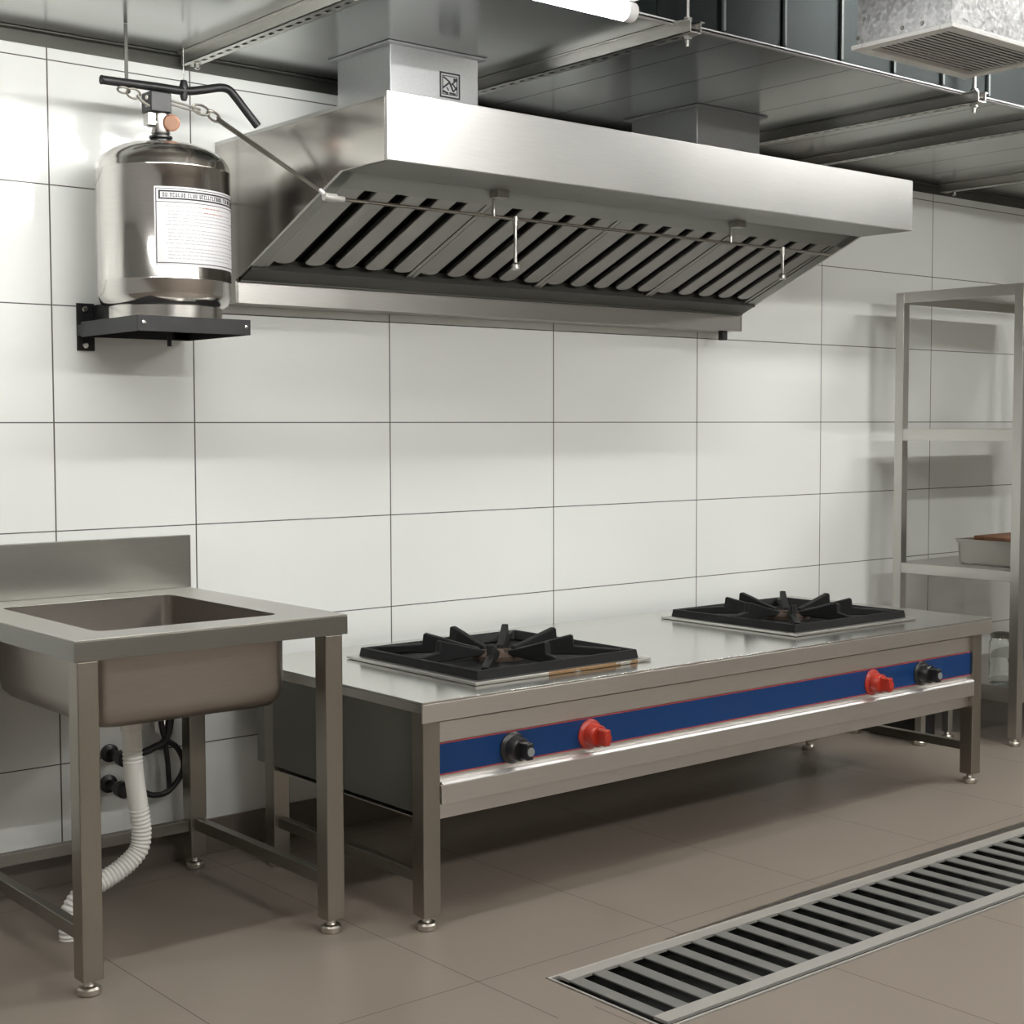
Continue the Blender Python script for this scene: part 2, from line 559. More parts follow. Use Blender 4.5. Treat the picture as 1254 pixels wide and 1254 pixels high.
sl = (HB - GZ) / (HI - GB)                               # slope dz/dy
SLV = Vector((0, GB - HI, GZ - HB)).normalized()         # down the slope, towards the wall
SLN = Vector((0, SLV.z, -SLV.y))                         # out of the slope, to the front and down
if SLN.z > 0: SLN = -SLN
SLL = math.hypot(GB - HI, GZ - HB)
def slope(x, s, d=0.0):
    p = Vector((x, HI, HB)) + SLV * s + SLN * d
    return p
def sbox(m, x0, x1, s0, s1, d0, d1):
    v = [m.bm.verts.new(slope(x, s, d)) for x in (x0, x1) for s in (s0, s1) for d in (d0, d1)]
    for q in ((0, 1, 3, 2), (4, 6, 7, 5), (0, 4, 5, 1), (2, 3, 7, 6), (0, 2, 6, 4), (1, 5, 7, 3)):
        m.bm.faces.new([v[i] for i in q])
fr = MB()
sbox(fr, HX0 + .01, HX1 - .01, 0, .077, -.006, 0)
sbox(fr, HX0 + .01, HX0 + .045, 0, SLL - .02, -.006, .0)
sbox(fr, HX1 - .06, HX1 - .01, 0, SLL - .02, -.006, .0)
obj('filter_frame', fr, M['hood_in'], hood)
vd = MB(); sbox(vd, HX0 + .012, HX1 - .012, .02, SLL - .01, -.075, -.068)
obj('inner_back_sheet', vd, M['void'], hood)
# the oil gutter along the foot of the filters
g = MB()
sbox(g, HX0 + .011, HX1 - .011, SLL - .078, SLL - .004, -.006, .004)
sbox(g, HX0 + .011, HX1 - .011, SLL - .08, SLL - .07, -.03, .006)
g.box(HX0 + .011, HX1 - .011, GB - .012, GB + .0, GZ - .004, GZ + .016)
obj('oil_gutter', g, M['gutter'], hood)
bk = MB().box(HX0 + .01, HX1 - .01, GB, GB + .006, GK, GZ)
bk.box(HX0 + .01, HX1 - .01, GB + .006, -.003, GK, GK + .006)
obj('back_skirt', bk, M['skirt_steel'], hood)
NF = 4
fw = (HX1 - .062 - (HX0 + .047)) / NF
for i in range(NF):
    xa = HX0 + .047 + fw * i
    m = MB()
    s0, s1 = .073, SLL - .08
    e = .0042
    # frame of the filter
    sbox(m, xa + .001, xa + .017, s0, s1, -.032, -.002)
    sbox(m, xa + fw - .017, xa + fw - .001, s0, s1, -.032, -.002)
    sbox(m, xa + .017, xa + fw - .017, s0 - .004, s0 + .008, -.032, -.003)
    ff = obj('baffle_filter', m, M['baffle'], hood)
    nb, slot = 5, .039
    bw = (fw - .034 - (nb - 1) * slot) / nb
    m = MB()
    for k in range(nb):
        x0 = xa + .017 + k * (bw + slot)
        x1 = x0 + bw
        # a baffle: shallow channel with a rounded lower end
        pts = [(x0, s0 + .004)]
        r = bw / 2
        end = s1 - .024
        for q in range(9):
            a = PI * q / 8
            pts.append((x0 + r - r * math.cos(a), end - r * .55 + r * .55 * math.sin(a)))
        pts.append((x1, s0 + .004))
        top = [m.bm.verts.new(slope(p[0] + (.004 if p[0] < x0 + r else -.004) * 0, p[1], -.004)) for p in pts]
        inn = []
        cx, cs = x0 + r, (s0 + end) / 2
        bot = [m.bm.verts.new(slope(p[0], p[1], -.02)) for p in pts]
        m.bm.faces.new(top); m.bm.faces.new(bot[::-1])
        n = len(pts)
        for q in range(n):
            m.bm.faces.new((top[q], bot[q], bot[(q + 1) % n], top[(q + 1) % n]))
    obj('baffle', m, M['baffle'], ff, .004, 2)
    rb = MB()
    for k in range(nb - 1):
        x0 = xa + .017 + k * (bw + slot) + bw
        sbox(rb, x0 - .012, x0 + slot + .012, s0, s1, -.045, -.042)
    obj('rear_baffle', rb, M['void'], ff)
obj('drain_plug', MB().box(4.235, 4.262, -.1, -.075, GK - .035, GK), M['black'], hood, .003)

# ------------------------------------------------------------------ exhaust collars
def collar(name, label, x0, x1, y0, y1):
    t = thing(name, label, 'duct', ((x0 + x1) / 2, (y0 + y1) / 2, HT))
    m = MB()
    z0, z1 = HT, ZD - .004
    m.box(x0, x1, y0, y0 + .003, z0, z1); m.box(x0, x1, y1 - .003, y1, z0, z1)
    m.box(x0, x0 + .003, y0 + .003, y1 - .003, z0, z1); m.box(x1 - .003, x1, y0 + .003, y1 - .003, z0, z1)
    obj('duct_wall', m, M['collar'], t, .001)
    m = MB()
    w = .02
    m.box(x0 - w, x1 + w, y0 - w, y0, z1 - .002, z1 + .0025); m.box(x0 - w, x1 + w, y1, y1 + w, z1 - .002, z1 + .0025)
    m.box(x0 - w, x0, y0, y1, z1 - .002, z1 + .0025); m.box(x1, x1 + w, y0, y1, z1 - .002, z1 + .0025)
    obj('top_flange', m, M['collar'], t)
    return t
c1 = collar('exhaust_collar', 'square galvanised exhaust duct with a small black framed emblem above the hood', 2.42, 2.727, -.515, -.25)
collar('exhaust_collar', 'plain square galvanised exhaust duct above the right half of the hood', 3.675, 3.985, -.49, -.18)
# emblem: framed sign with strokes
m = MB()
ex, ez, s = 2.625, 2.232, .036
yy0, yy1 = -.5165, -.515
def fr4(m, cx, cz, h, w):
    m.box(cx - h, cx + h, yy0, yy1, cz + h - w, cz + h); m.box(cx - h, cx + h, yy0, yy1, cz - h, cz - h + w)
    m.box(cx - h, cx - h + w, yy0, yy1, cz - h + w, cz + h - w); m.box(cx + h - w, cx + h, yy0, yy1, cz - h + w, cz + h - w)
fr4(m, ex, ez, .036, .0045)
fr4(m, ex, ez, .027, .0022)
def stroke(m, ax, az, bx, bz, w):
    d = Vector((bx - ax, 0, bz - az)); L = d.length
    n = Vector((-d.z, 0, d.x)).normalized() * w / 2
    P = [Vector((ex + ax, 0, ez + az)) + n, Vector((ex + bx, 0, ez + bz)) + n, Vector((ex + bx, 0, ez + bz)) - n, Vector((ex + ax, 0, ez + az)) - n]
    m.prism([(p.x, p.z) for p in P], 'Y', yy0, yy1)
for a in ((-.023, .022, .0, .010, .004), (.0, .010, -.024, -.008, .005), (-.001, .009, .012, -.016, .005), (.012, -.016, .024, -.002, .004),
          (.024, .019, .006, .004, .004), (.013, .018, .024, .018, .008), (-.024, -.018, -.006, -.023, .006), (-.002, -.021, .020, -.022, .005),
          (.008, .008, .024, -.009, .0035), (-.012, -.006, -.004, -.014, .003)):
    stroke(m, *a)
obj('emblem', m, M['ink'], c1, label='small black square framed emblem of crossed strokes')

# ------------------------------------------------------------------ fire suppression tank on its wall bracket
TX, TY, TR = 1.884, -.21, .1775
TB = 1.552
br = thing('tank_bracket', 'black steel shelf bracket bolted to the wall under the tank', 'bracket', (1.885, -.19, 1.512))
m = MB()
m.box(1.722, 2.05, -.378, -.374, 1.511, TB); m.box(1.722, 1.726, -.374, -.03, 1.511, TB); m.box(2.046, 2.05, -.374, -.03, 1.511, TB)
m.box(1.726, 2.046, -.374, -.03, TB - .006, TB - .002)
m.box(1.726, 2.046, -.034, -.03, 1.511, TB - .006)
obj('tray', m, M['black'], br, .001)
for xa in (1.722, 2.0):
    m = MB()
    m.box(xa - .0, xa + .05, -.008, -.001, 1.475 if xa < 1.8 else 1.516, 1.605)
    m.box(xa + .045, xa + .05, -.12, -.008, 1.552, 1.6) if xa < 1.8 else m.box(xa, xa + .005, -.12, -.008, 1.552, 1.6)
    m.box(xa, xa + .05, -.034, -.008, 1.515, 1.545)
    wp = obj('wall_plate', m, M['black'], br, .001)
    for z in ((1.49, 1.588) if xa < 1.8 else (1.588,)):
        obj('screw', MB().lathe([(.009, 0), (.009, .004), (.006, .007)], (xa + .022, -.008, z), 'Y', 12), M['chrome'], wp)
for xa in (1.738, 2.036):
    obj('screw', MB().lathe([(.005, 0), (.005, .002), (.003, .003)], (xa, -.378, 1.533), 'Y', 10), M['chrome'], br)
obj('stud', MB().lathe([(.006, 1.484), (.006, TB - .006)], (1.90, -.2, 0), seg=10), M['black'], br)

tk = thing('suppression_tank', 'polished stainless steel fire suppression cylinder with white label', 'tank', (TX, TY, TB))
prof = [(.02, 1.585), (.10, 1.578), (.148, 1.582), (.168, 1.594), (TR, 1.615), (TR, 1.648), (TR + .0012, 1.65), (TR + .0012, 1.653), (TR, 1.655),
        (TR, 1.942), (TR + .0012, 1.944), (TR + .0012, 1.947), (TR, 1.95)]
for k in range(1, 12):
    a = PI / 2 * k / 12
    prof.append((TR * math.cos(a) ** .8, 1.95 + .077 * math.sin(a)))
prof.append((.022, 2.0285))
obj('body', MB().lathe(prof, (TX, TY, 0), seg=72), M['tank'], tk, angle=50)
obj('base_ring', MB().lathe([(.148, TB), (.152, TB), (.152, 1.60), (.148, 1.60)], (TX, TY, 0), seg=64), M['tank'], tk)
obj('neck', MB().lathe([(.024, 2.024), (.031, 2.027), (.031, 2.033), (.025, 2.036), (.031, 2.039), (.031, 2.044), (.022, 2.047)], (TX - .005, TY, 0), seg=28), M['blackp'], tk)
vb = MB().lathe([(.020, 2.045), (.025, 2.052), (.021, 2.07), (.023, 2.103)], (TX - .005, TY, 0), seg=24)
vb.lathe([(.013, 0), (.013, .022)], (TX - .045, TY - .005, 2.078), 'X', 14)
vb.box(TX - .05, TX - .03, TY - .02, TY + .01, 2.07, 2.1)
vb.tube([(TX - .04, TY - .01, 2.1), (TX - .03, TY - .012, 2.115)], .007)
obj('valve', vb, M['steel'], tk)
hb = MB().box(TX - .048, TX + .012, TY - .034, TY + .026, 2.103, 2.157)
hd = obj('valve_head', hb, M['black'], tk, .004)
for z in (2.121, 2.141):
    obj('screw', MB().lathe([(.003, -.003), (.0055, -.002), (.0055, .002)], (TX - .049, TY - .01, z), 'X', 10), M['white'], hd)
gd = Vector((-1.885, -3.72, -.75)).normalized()
gp = Vector((TX + .012, TY - .03, 2.078))
def disc(c, n, prof, seg=28):
    m = MB().lathe(prof, seg=seg)
    q = n.to_track_quat('Z', 'Y').to_matrix().to_4x4()
    bmesh.ops.transform(m.bm, matrix=Matrix.Translation(c) @ q, verts=m.bm.verts)
    return m
gg = obj('pressure_gauge', disc(gp, gd, [(.008, -.03), (.008, -.008), (.02, -.006), (.022, 0), (.022, .006), (.019, .008)]), M['copper'], tk)
obj('dial', disc(gp + gd * .0082, gd, [(.018, 0), (.018, .001)]), M['gface'], gg)
# curved paper label
LA0, LA1, LZ0, LZ1 = math.radians(-124.5), math.radians(-22), 1.683, 1.886
def curved(m, a0, a1, z0, z1, r, th=.0006, step=math.radians(3)):
    n = max(1, int(abs(a1 - a0) / step))
    rings = []
    for k in range(n + 1):
        a = a0 + (a1 - a0) * k / n
        ca, sa = math.cos(a), math.sin(a)
        rings.append([(TX + ca * (r + d), TY + sa * (r + d), z) for d, z in ((0, z0), (th, z0), (th, z1), (0, z1))])
    m.ring_loft(rings)
m = MB(); curved(m, LA0, LA1, LZ0, LZ1, TR + .0002)
lab = obj('paper_label', m, M['paper'], tk, angle=60, label='white printed instruction label')
RL = TR + .0009
D = math.radians
m = MB()
e = .0022; ea = e / TR
curved(m, LA0 + D(1.2), LA1 - D(1.2), LZ1 - .006, LZ1 - .0045, RL); curved(m, LA0 + D(1.2), LA1 - D(1.2), LZ0 + .006, LZ0 + .008, RL)
curved(m, LA0 + D(1.2), LA0 + D(1.9), LZ0 + .006, LZ1 - .0045, RL); curved(m, LA1 - D(1.9), LA1 - D(1.2), LZ0 + .006, LZ1 - .0045, RL)
H0, H1 = LZ1 - .033, LZ1 - .010
curved(m, LA0 + D(3.5), LA1 - D(3), H1 - .004, H1, RL); curved(m, LA0 + D(3.5), LA1 - D(3), H0, H0 + .004, RL)
curved(m, LA0 + D(3.5), LA0 + D(5), H0, H1, RL); curved(m, LA1 - D(4.5), LA1 - D(3), H0, H1, RL)
curved(m, LA0 + D(1.9), LA1 - D(1.9), H0 - .0075, H0 - .006, RL)
obj('label_border', m, M['ink'], lab)
m = MB()
rnd = random.Random(3)
a = LA0 + D(7)
while a < LA1 - D(8):
    if rnd.random() < .16:
        a += D(1.6); continue
    w = D(1.5)
    z0, z1 = H0 + .0062, H1 - .0062
    curved(m, a, a + D(.5), z0, z1, RL)
    k = rnd.random()
    if k < .6: curved(m, a, a + w, z1 - .002, z1, RL)
    if k > .3: curved(m, a, a + w, z0, z0 + .002, RL)
    if rnd.random() < .5: curved(m, a + w - D(.5), a + w, z0, z1, RL)
    a += w + D(.75)
obj('heading_print', m, M['ink'], lab, label='small black heading letters')
m = MB(); mr_ = MB()
z = H0 - .018
row = 0
while z > LZ0 + .014:
    a = LA0 + D(11 if row % 5 else 9)
    end = LA1 - D(rnd.choice((7, 12, 22)))
    while a < end:
        w = D(rnd.uniform(1.2, 6))
        tgt = mr_ if (row in (0, 1) and D(-85) < a < D(-62)) else m
        curved(tgt, a, min(a + w, end), z, z + .0022, RL)
        a += w + D(.9)
    z -= .0088 if row % 5 else .0125
    row += 1
obj('body_print', m, M['gink'], lab, label='grey lines of small print')
obj('red_print', mr_, M['rink'], lab, label='reddish lines of print')

# ------------------------------------------------------------------ black handle bar above the tank, hung from the duct
hy = -.225
hn = thing('lever_bar', 'bent black steel lever bar hanging above the tank', 'bar', (1.93, hy, 2.17))
pth = [(1.706, hy, 2.168)] + smooth_path([(1.75, hy, 2.1685), (1.86, hy, 2.171), (1.945, hy, 2.172), (2.0, hy, 2.183), (2.05, hy, 2.1955), (2.078, hy, 2.194),
                                          (2.098, hy, 2.178), (2.13, hy, 2.145), (2.168, hy, 2.106)], 5)
obj('bar', MB().tube(pth, .0115, 14), M['black'], hn)
m = MB().tube([(1.9415, hy, 2.146), (1.9415, hy, 2.155), (1.9415, hy, 2.185), (1.9415, hy, 2.2)], [.007, .010, .012, .008], 12)
obj('clip', m, M['black'], hn)
m = MB().lathe([(.0018, 2.2), (.0018, ZD - .035)], (1.9415, hy, 0), seg=8)
obj('hanger_wire', m, M['chrome'], hn)
m = MB().box(1.771, 1.78, hy - .0015, hy + .0015, 2.165, ZD - .001)
obj('hanger_strap', m, M['gutter'], hn)
m = MB().torus((1.706, hy, 2.168), .0095, .003, (1, 0, 0))
obj('end_ring', m, M['black'], hn)

# cable pull: shackle, links and long rod to the hood
cb = thing('pull_cable', 'steel pull cable with links running from tank head to hood', 'cable', (1.95, -.23, 2.12))
cy = -.235
m = MB()
m.torus((1.79, cy, 2.142), .012, .003, (0, 1, .3), sx=1.6, xdir=(1, 0, -.15))
m.torus((1.762, cy, 2.147), .011, .0028, (0, .5, 1), sx=1.5, xdir=(1, 0, -.15))
m.tube(smooth_path([(1.80, cy, 2.14), (1.815, cy, 2.125), (1.835, cy, 2.115)], 4), .004)
obj('shackle', m, M['cable'], cb)
for dz in (0, -.010):
    obj('rod', MB().tube([(1.893, cy, 2.139 + dz), (1.955, cy, 2.131 + dz), (1.985, cy, 2.127 + dz * .6)], .003), M['cable'], cb)
obj('link', MB().torus((1.985, cy - .003, 2.125), .012, .0035, (0, 1, .25), sx=2.1, xdir=(1, 0, -.22)), M['cable'], cb)
obj('link', MB().torus((2.022, cy - .006, 2.112), .011, .0035, (0, .6, .8), sx=1.8, xdir=(.8, 0, -.5)), M['cable'], cb)
e0, e1 = Vector((2.03, cy - .01, 2.105)), Vector((2.142, -.625, 1.862))
nn = Vector((.3, .1, 1)).normalized() * .0042
for sg in (1, -1):
    obj('long_rod', MB().tube([e0 + nn * sg, e0.lerp(e1, .5) + nn * .8 * sg, e1 + nn * .3 * sg], .0036), M['cable'], cb)

# nozzle pipe along the hood
sp = thing('nozzle_pipe', 'thin steel pipe with spray nozzles hung under the hood lip', 'pipe', (3.15, -.62, 1.855))
PY, PZ = -.625, 1.858
obj('pipe', MB().tube([(2.15, PY, PZ), (4.2, PY, PZ)], .0048, 10), M['chrome'], sp)
m = MB().tube([(2.128, PY, PZ + .002), (2.165, PY, PZ + .001)], .0105, 14)
m.tube([(2.165, PY, PZ), (2.19, PY, PZ)], .0075, 12)
m.tube([(2.135, PY, PZ + .004), (2.122, PY + .01, PZ + .02)], .006, 10)
obj('elbow', m, M['elbow'], sp, label='pale elbow fitting')
for hx in (2.695, 3.69):
    m = MB().tube([(hx, PY, PZ), (hx, PY, HB - .012)], .005, 10)
    m.lathe([(.017, HB - .013), (.017, HB - .001)], (hx, PY - .0, 0), seg=16)
    m.box(hx - .03, hx + .012, PY - .055, PY - .02, HB - .02, HB)
    obj('hanger', m, M['steel'], sp)
for nx, zb in ((2.775, 1.722), (3.95, 1.765)):
    m = MB().tube([(nx, PY, PZ + .006), (nx, PY, PZ - .02)], .0085, 12)
    m.tube([(nx, PY, PZ - .02), (nx, PY, zb + .01)], .005, 10)
    no = obj('nozzle', m, M['steel'], sp)
    m = MB().lathe([(.006, zb + .012), (.0125, zb + .006), (.0125, zb - .006), (.006, zb - .01)], (nx, PY, 0), seg=14)
    obj('nozzle_tip', m, M['steel'], no)

# ------------------------------------------------------------------ sink
def rrect(x0, x1, y0, y1, r, z, n=5):
    out = []
    for cx, cy, a0 in ((x1 - r, y1 - r, 0), (x0 + r, y1 - r, PI / 2), (x0 + r, y0 + r, PI), (x1 - r, y0 + r, 1.5 * PI)):
        for k in range(n + 1):
            a = a0 + PI / 2 * k / n
            out.append((cx + r * math.cos(a), cy + r * math.sin(a), z))
    return out
def post(m, x0, x1, y0, y1, z0, z1):
    m.box(x0, x1, y0, y1, z0, z1)
def foot_at(m, x, y, r=.024, ztop=.05):
    m.lathe([(r * .9, 0.0), (r, .003), (r, .014), (r * .86, .0185), (r * .5, .0205), (r * .42, .024), (r * .42, ztop)], (x, y, 0), seg=20)

SX0, SX1, SYF, SZ, SA = 1.334, 2.044, -.846, .80, .751
sk = thing('sink_table', 'stainless steel sink table with backsplash on four square legs', 'sink', (1.69, -.42, 0))
BX0, BX1, BY0, BY1 = 1.436, 1.914, -.738, -.15
m = MB()
# top sheet with rounded opening: outer rectangle lofted to the opening, then apron
hole = rrect(BX0, BX1, BY0, BY1, .03, SZ)
outer = []
for p in hole:                                            # project opening points to the outer rectangle
    cx, cy = (BX0 + BX1) / 2, (BY0 + BY1) / 2
    dx, dy = p[0] - cx, p[1] - cy
    hx, hy2 = (BX1 - BX0) / 2 - .03, (BY1 - BY0) / 2 - .03
    ox = SX1 if dx > hx + 1e-6 else (SX0 if dx < -hx - 1e-6 else p[0])
    oy = -.004 if dy > hy2 + 1e-6 else (SYF if dy < -hy2 - 1e-6 else p[1])
    outer.append((ox, oy, SZ))
m2 = m.bm
H = [m2.verts.new(p) for p in hole]; Hb = [m2.verts.new((p[0], p[1], SZ - .004)) for p in hole]
n = len(H)
# outer corners as single vertices
cor = {}
def ov(p, z):
    k = (round(p[0], 5), round(p[1], 5), z)
    if k not in cor: cor[k] = m2.verts.new((p[0], p[1], z))
    return cor[k]
for k in range(n):
    a, c = outer[k], outer[(k + 1) % n]
    for z, ring in ((SZ, H), (SZ - .004, Hb)):
        vs = [ring[k], ring[(k + 1) % n], ov(c, z), ov(a, z)]
        u = []
        for v in vs:
            if v not in u: u.append(v)
        if len(u) > 2: m2.faces.new(u)
    m2.faces.new((H[k], H[(k + 1) % n], Hb[(k + 1) % n], Hb[k]))
    if outer[k] != outer[(k + 1) % n] and ov(a, SZ) != ov(c, SZ):
        m2.faces.new((ov(a, SZ), ov(c, SZ), ov(c, SZ - .004), ov(a, SZ - .004)))
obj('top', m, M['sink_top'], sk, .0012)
m = MB()
m.box(SX0, SX1, SYF, SYF + .004, SA, SZ - .0042); m.box(SX0, SX0 + .004, SYF + .004, -.004, SA, SZ - .0042)
m.box(SX1 - .004, SX1, SYF + .004, -.004, SA, SZ - .0042); m.box(SX0 + .004, SX1 - .004, -.008, -.004, SA, SZ - .0042)
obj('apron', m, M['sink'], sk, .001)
m = MB().box(SX0, SX1 + .004, -.022, -.004, SZ, .952)
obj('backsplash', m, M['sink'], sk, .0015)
m = MB()
R_ = []
d = .003
outs = [(0, SZ - .004, .03), (0, .62, .03), (.006, .592, .032), (.02, .575, .036), (.045, .568, .045)]
for off, z, r in outs[::-1]:
    R_.append(rrect(1.424 + off, 1.926 - off - .0, -.752 + off, -.138 - off, r, z))
ins = [(0.012, SZ - .001, .03), (.012, .625, .03), (.018, .597, .032), (.032, .58, .036), (.057, .573, .045)]
for off, z, r in ins:
    R_.append(rrect(1.424 + off, 1.926 - off, -.752 + off, -.138 - off, r, z))
m.ring_loft(R_)
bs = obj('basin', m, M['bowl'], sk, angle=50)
obj('drain_strainer', MB().lathe([(.045, .5735), (.05, .5755), (.05, .5765), (.03, .576)], (1.655, -.45, 0), seg=24), M['chrome'], bs)
LW = .05
for (lx, ly) in ((SX0 + .006, SYF + .002), (SX1 - LW - .014, SYF + .002), (SX0 + .006, -.13), (SX1 - LW - .014, -.13)):
    m = MB(); post(m, lx, lx + LW, ly, ly + LW, .035, SA if True else 0)
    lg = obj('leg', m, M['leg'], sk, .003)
    m = MB(); foot_at(m, lx + LW / 2, ly + LW / 2, .0265)
    obj('foot', m, M['foot'], lg)
for lx in (SX0 + .018, SX1 - LW - .002):
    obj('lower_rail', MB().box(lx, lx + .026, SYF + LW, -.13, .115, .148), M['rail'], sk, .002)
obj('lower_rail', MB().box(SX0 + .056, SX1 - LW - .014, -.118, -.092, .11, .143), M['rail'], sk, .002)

# white corrugated waste hose
m = MB()
path = smooth_path([(1.652, -.45, .568), (1.652, -.45, .50), (1.655, -.45, .40), (1.667, -.45, .30), (1.674, -.45, .235), (1.664, -.45, .188), (1.62, -.45, .152),
                    (1.565, -.45, .128), (1.515, -.45, .108), (1.485, -.45, .075), (1.478, -.45, .03), (1.478, -.45, .001)], 14)
rad = []
acc = 0
for i, p in enumerate(path):
    if i: acc += (path[i] - path[i - 1]).length
    rr = .0285
    if acc > .07: rr = .0245
    if .125 < acc < .15 or acc > .285: rr = .0245 + .0022 * math.sin(acc * 2 * PI / .0095)
    rad.append(rr)
# finer sampling so that ribs resolve
fine, fr_ = [], []
for i in range(len(path) - 1):
    for k in range(3):
        t_ = k / 3
        fine.append(path[i].lerp(path[i + 1], t_))
acc = 0
for i, p in enumerate(fine):
    if i: acc += (fine[i] - fine[i - 1]).length
    rr = .031 if acc < .012 else (.0285 if acc < .07 else .0245)
    if .118 < acc < .15 or acc > .27: rr = .0243 + .0016 * math.sin(acc * 2 * PI / .0105)
    fr_.append(rr)
ho = obj('waste_hose', MB().tube(fine, fr_, 20), M['white'])
tag(ho, 'white corrugated plastic waste hose curving down under the sink basin', 'hose')

# water valves and black hoses under the sink
wv = None
def valve(x, z, label):
    t = thing('angle_valve', label, 'valve', (x, -.03, z), 'black angle valves under the sink')
    m = MB().lathe([(.026, 0), (.026, .006), (.013, .01), (.013, .05), (.016, .055), (.016, .075)], (x, -.002, z), 'Y', 18)
    obj('valve_body', m, M['blackp'], t)
    m = MB().lathe([(.012, 0), (.023, .004), (.023, .03), (.017, .036)], (x, -.078, z), 'Y', 12)
    obj('handle', m, M['blackp'], t)
    m = MB().lathe([(.011, 0), (.011, .05)], (x + .01, -.05, z), 'X', 12)
    obj('outlet', m, M['blackp'], t)
valve(1.795, .345, 'upper black angle valve on the wall behind the white hose')
valve(1.79, .258, 'lower black angle valve on the wall behind the white hose')
m = MB().tube(smooth_path([(1.853, -.05, .345), (1.875, -.055, .345), (1.905, -.06, .355), (1.935, -.065, .37), (1.952, -.065, .42), (1.955, -.065, .5), (1.955, -.065, .566)], 6), .011)
tag(obj('water_hose', m, M['blackp']), 'short black hose rising from the upper valve to the basin', 'hose', 'black water hoses under the sink')
m = MB().tube(smooth_path([(1.848, -.05, .258), (1.868, -.055, .235), (1.90, -.06, .218), (1.945, -.06, .222), (1.985, -.06, .26), (1.995, -.06, .30), (1.975, -.06, .345),
                           (1.94, -.062, .375), (1.925, -.065, .42), (1.918, -.065, .5), (1.918, -.065, .566)], 7), .0085)
tag(obj('water_hose', m, M['blackp']), 'long looping black hose between the lower valve and basin', 'hose', 'black water hoses under the sink')
m = MB().tube([(1.938, -.064, .36), (1.944, -.064, .3), (1.95, -.06, .226)], .0075)
tag(obj('water_hose', m, M['blackp']), 'straight upright black hose inside the hose loop', 'hose', 'black water hoses under the sink')
m = MB().lathe([(.018, .385), (.022, .39), (.022, .43), (.016, .44)], (1.94, -.04, 0), seg=16)
m.lathe([(.016, 0), (.016, .04)], (1.94, -.001, .41), 'Y', 14)
tag(obj('wall_fitting', m, M['chrome']), 'small chrome pipe fitting on the wall above the hose loop', 'fitting')

# ------------------------------------------------------------------ stove
TX0, TX1, TYF, TYB, TZ = 2.165, 4.665, -.993, -.085, .5836
st = thing('gas_range', 'long low stainless steel gas stove with blue control strip', 'stove', (3.41, -.53, 0))
m = MB()
m.box(TX0, TX1, TYF, TYB, TZ - .006, TZ)
m.box(TX0, TX0 + .006, TYF + .006, TYB, TZ - .03, TZ - .006); m.box(TX1 - .006, TX1, TYF + .006, TYB, TZ - .04, TZ - .006)
obj('worktop', m, M['stovetop'], st, .0015)
obj('front_apron', MB().box(TX0, TX1, TYF, TYF + .006, TZ - .053, TZ - .0062), M['stove'], st, .0012)
LX0, LX1, LX2, LX3 = 2.172, 2.224, 4.562, 4.616
LYF, LYB = -.985, -.265
for (a, c) in ((LX0, LYF), (LX2, LYF), (LX0, LYB), (LX2, LYB)):
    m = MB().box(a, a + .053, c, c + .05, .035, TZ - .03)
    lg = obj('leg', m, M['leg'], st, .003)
    m = MB(); foot_at(m, a + .026, c + .025, .026)
    obj('foot', m, M['foot'], lg)
m = MB().box(TX0 + .008, TX0 + .012, LYF + .05, LYB + .09, .298, TZ - .03)
obj('side_panel', m, M['dsteel'], st)
m = MB().box(TX1 - .1, TX1 - .096, LYF + .05, LYB + .09, .298, TZ - .03)
obj('side_panel', m, M['dsteel'], st)
obj('front_panel', MB().box(LX1, LX2, -.972, -.966, .36, TZ - .060), M['stove'], st)
obj('control_strip', MB().box(LX1 + .003, LX2 - .002, -.9745, -.972, .389, .472), M['blue'], st, label='royal blue control strip')
for z in (.4685, .3885):
    obj('border_line', MB().box(LX1 + .003, LX2 - .002, -.9752, -.972, z, z + .0035), M['red'], st, label='thin red border line')
m = MB().box(LX1 + .001, LX2 - .001, -.992, -.95, .318, .3672)
obj('front_rail', m, M['stove'], st, .002)
obj('ledge', MB().prism([(-.9935, .3674), (-.9935, .3692), (-.987, .3742), (-.9722, .3744), (-.9722, .3674)], 'X', LX1 + .003, LX2 - .003), M['ledge'], st, label='folded ledge with lamp glint in its colour under the control strip')
m = MB().box(LX1 - .03, LX2 + .03, -.965, -.95, .275, .318)
m.box(LX1 - .03, LX2 + .03, -.95, LYB + .04, .275, .279)
obj('bottom_pan', m, M['stove'], st, .001)
obj('back_panel', MB().box(LX0 + .05, LX2 + .003, LYB + .05, LYB + .055, .279, TZ - .01), M['dsteel'], st)
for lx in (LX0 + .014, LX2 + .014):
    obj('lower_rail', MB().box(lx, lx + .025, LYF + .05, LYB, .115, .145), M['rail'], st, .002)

def knob(x, z, mat, cap, lab):
    y = -.9745
    m = MB().lathe([(.042, 0), (.042, .004), (.037, .008), (.032, .01), (.0305, .038), (.027, .042)], (x, y, z), 'Y', 28)
    k = obj('knob', m, mat, st, angle=40, label=lab)
    m = MB().box(x - .012, x + .012, y - .075, y - .03, z - .023, z + .023)
    g_ = obj('grip', m, mat, k, .006, 3)
    m = MB().lathe([(.0115, 0), (.0115, .002)], (x, y - .075, z), 'Y', 20)
    obj('cap', m, cap, k)
    m = MB().box(x - .034, x - .031, y - .006, y - .003, z + .002, z + .006)
    obj('mark', m, M['white'], k)
knob(2.468, .427, M['blackp'], M['grey'], 'leftmost black control knob')
knob(2.742, .425, M['redp'], M['redp'], 'red control knob in the left pair')
knob(4.0, .426, M['redp'], M['redp'], 'red control knob in the right pair')
knob(4.268, .427, M['blackp'], M['grey'], 'rightmost black control knob')

